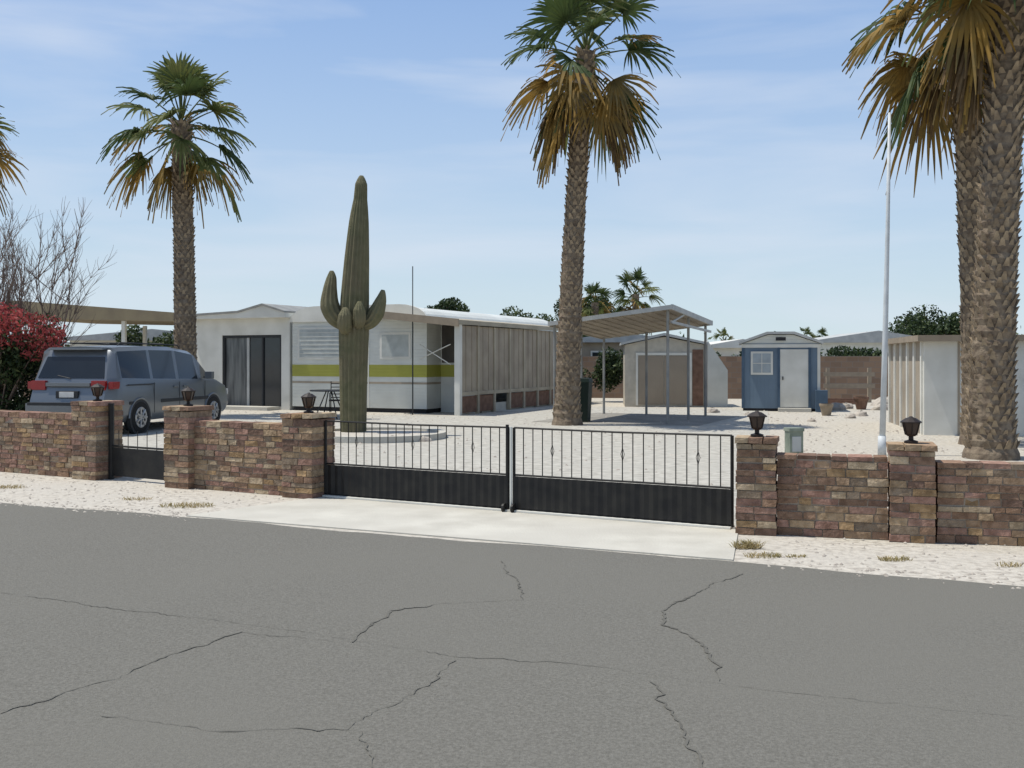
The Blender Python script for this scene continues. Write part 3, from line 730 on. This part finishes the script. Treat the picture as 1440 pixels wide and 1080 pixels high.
for x,y,r in((9.5,30,.3),(10.1,31,.25),(10.9,30.2,.3),(12,33,.4),(7.2,24.6,.12),(-1.6,18.6,.15),(-2.2,18.9,.12),(-3.5,19.4,.13),(8.6,26,.16),(5.6,28.6,.2),(9.2,27,.2),(6.3,27.3,.12)): rock(x,y,r)
b=MB()
for i in range(9): b.box(-.9+R.uniform(-.1,.1),.9+R.uniform(-.1,.1),-.25+.05*i,-.2+.05*i,.02+.06*(i%3),.07+.06*(i%3))
b.obj('timber_pile',['brown'],loc=(10.6,34.2,0),rot=-.2)
b=MB(); b.box(0,.12,0,.12,0,1.2); b.box(1.4,1.52,0,.12,0,1.2); b.box(-.1,1.62,-.02,.0,.9,1.05); b.box(-.1,1.62,-.02,.0,.5,.65); b.obj('timber_rack',['tan'],loc=(10.9,35.5,0),rot=-.1)
pt=root('patio_table',(-4.55,25.6,0),.2)
b=MB(); b.tube([(0,0,.70),(0,0,.73)],[.5,.5],24)
for k in range(4):
    a=k*math.pi/2+.4; b.tube([(.1*math.cos(a),.1*math.sin(a),.7),(.42*math.cos(a),.42*math.sin(a),0)],[.015]*2,6)
b.obj('table',['plastic'],pt)
def chair(x,y,r):
    c=root('patio_chair',(x,y,0),r); b=MB()
    b.box(-.22,.22,-.22,.22,.42,.45)
    for i in(-.2,.2):
        b.tube([(i,-.2,0),(i,-.2,.42)],[.013]*2,5); b.tube([(i,.2,0),(i,.2,.45),(i,.28,.92)],[.013]*3,5); b.tube([(i,-.2,.62),(i,.22,.64)],[.013]*2,5); b.tube([(i,-.2,.42),(i,-.2,.62)],[.013]*2,5)
    for k in range(5): b.tube([(-.2,.21+.013*k,.5+.09*k),(.2,.21+.013*k,.5+.09*k)],[.012]*2,5)
    b.obj('frame',['black'],c)
chair(-3.9,25.5,-1.4); chair(-4.5,26.5,.1)
sheet('patio_slab',[L2(-14.5,19.0),L2(-8.4,19.0),L2(-8.4,21.5),L2(-14.5,21.5)],.010,'concrete')
# ------------------------------------------------------------ sky, sun, camera
w=D.worlds.new('World'); sc.world=w; w.use_nodes=True
nt=w.node_tree;N=nt.nodes;L_=nt.links; bg=N['Background']
sky=N.new('ShaderNodeTexSky'); sky.sky_type='NISHITA'; sky.sun_disc=False
EL=math.radians(69); sd=Vector((-.97,.10,0)).normalized()
sky.sun_elevation=EL; sky.sun_rotation=math.atan2(sd.x,sd.y)
sky.air_density=1.0; sky.dust_density=.5; sky.ozone_density=2.0
tc=N.new('ShaderNodeTexCoord'); mp=N.new('ShaderNodeMapping'); mp.inputs['Scale'].default_value=(1.0,1.0,6.5); mp.inputs['Rotation'].default_value=(.05,.08,0)
L_.new(tc.outputs['Generated'],mp.inputs[0])
sp=N.new('ShaderNodeSeparateXYZ'); L_.new(tc.outputs['Generated'],sp.inputs[0])
hz=N.new('ShaderNodeMapRange'); hz.inputs[1].default_value=0; hz.inputs[2].default_value=.6; hz.inputs[3].default_value=.95; hz.inputs[4].default_value=.25
L_.new(sp.outputs[2],hz.inputs[0])
mh=N.new('ShaderNodeMix'); mh.data_type='RGBA'
hm=N.new('ShaderNodeMapRange'); hm.inputs[1].default_value=0; hm.inputs[2].default_value=.36; L_.new(sp.outputs[2],hm.inputs[0])
hc=N.new('ShaderNodeMix'); hc.data_type='RGBA'; hc.inputs[6].default_value=(6.3,7.5,7.9,1); hc.inputs[7].default_value=(3.5,5.5,9.4,1)
L_.new(hm.outputs[0],hc.inputs[0])
L_.new(hz.outputs[0],mh.inputs[0]); L_.new(sky.outputs[0],mh.inputs[6]); L_.new(hc.outputs[2],mh.inputs[7])
nz=N.new('ShaderNodeTexNoise'); nz.inputs['Scale'].default_value=2.3; nz.inputs['Detail'].default_value=6; nz.inputs['Roughness'].default_value=.5; nz.inputs['Distortion'].default_value=.4
L_.new(mp.outputs[0],nz.inputs['Vector'])
mr=N.new('ShaderNodeMapRange'); mr.inputs[1].default_value=.46; mr.inputs[2].default_value=.78; mr.inputs[4].default_value=.7
L_.new(nz.outputs['Fac'],mr.inputs[0])
mx=N.new('ShaderNodeMix'); mx.data_type='RGBA'; mx.inputs[7].default_value=(6.9,7.5,8.5,1)
L_.new(mr.outputs[0],mx.inputs[0]); L_.new(mh.outputs[2],mx.inputs[6]); L_.new(mx.outputs[2],bg.inputs['Color'])
bg.inputs['Strength'].default_value=.105
sl=D.lights.new('sun','SUN'); sl.energy=4.4; sl.angle=math.radians(.5); sl.color=(1,.95,.86)
so=D.objects.new('sun',sl); link(so)
dirv=Vector((sd.x*math.cos(EL),sd.y*math.cos(EL),math.sin(EL)))
so.rotation_euler=dirv.to_track_quat('Z','Y').to_euler()
cam=D.cameras.new('camera'); co=D.objects.new('camera',cam); link(co)
co.location=(0,0,1.5); co.rotation_euler=(math.radians(90),0,0); cam.lens=36; cam.sensor_width=36; cam.shift_y=-35/1440; cam.clip_end=3000; cam.clip_start=.05
sc.camera=co
sc.view_settings.view_transform='Standard'; sc.view_settings.look='None'; sc.view_settings.exposure=0
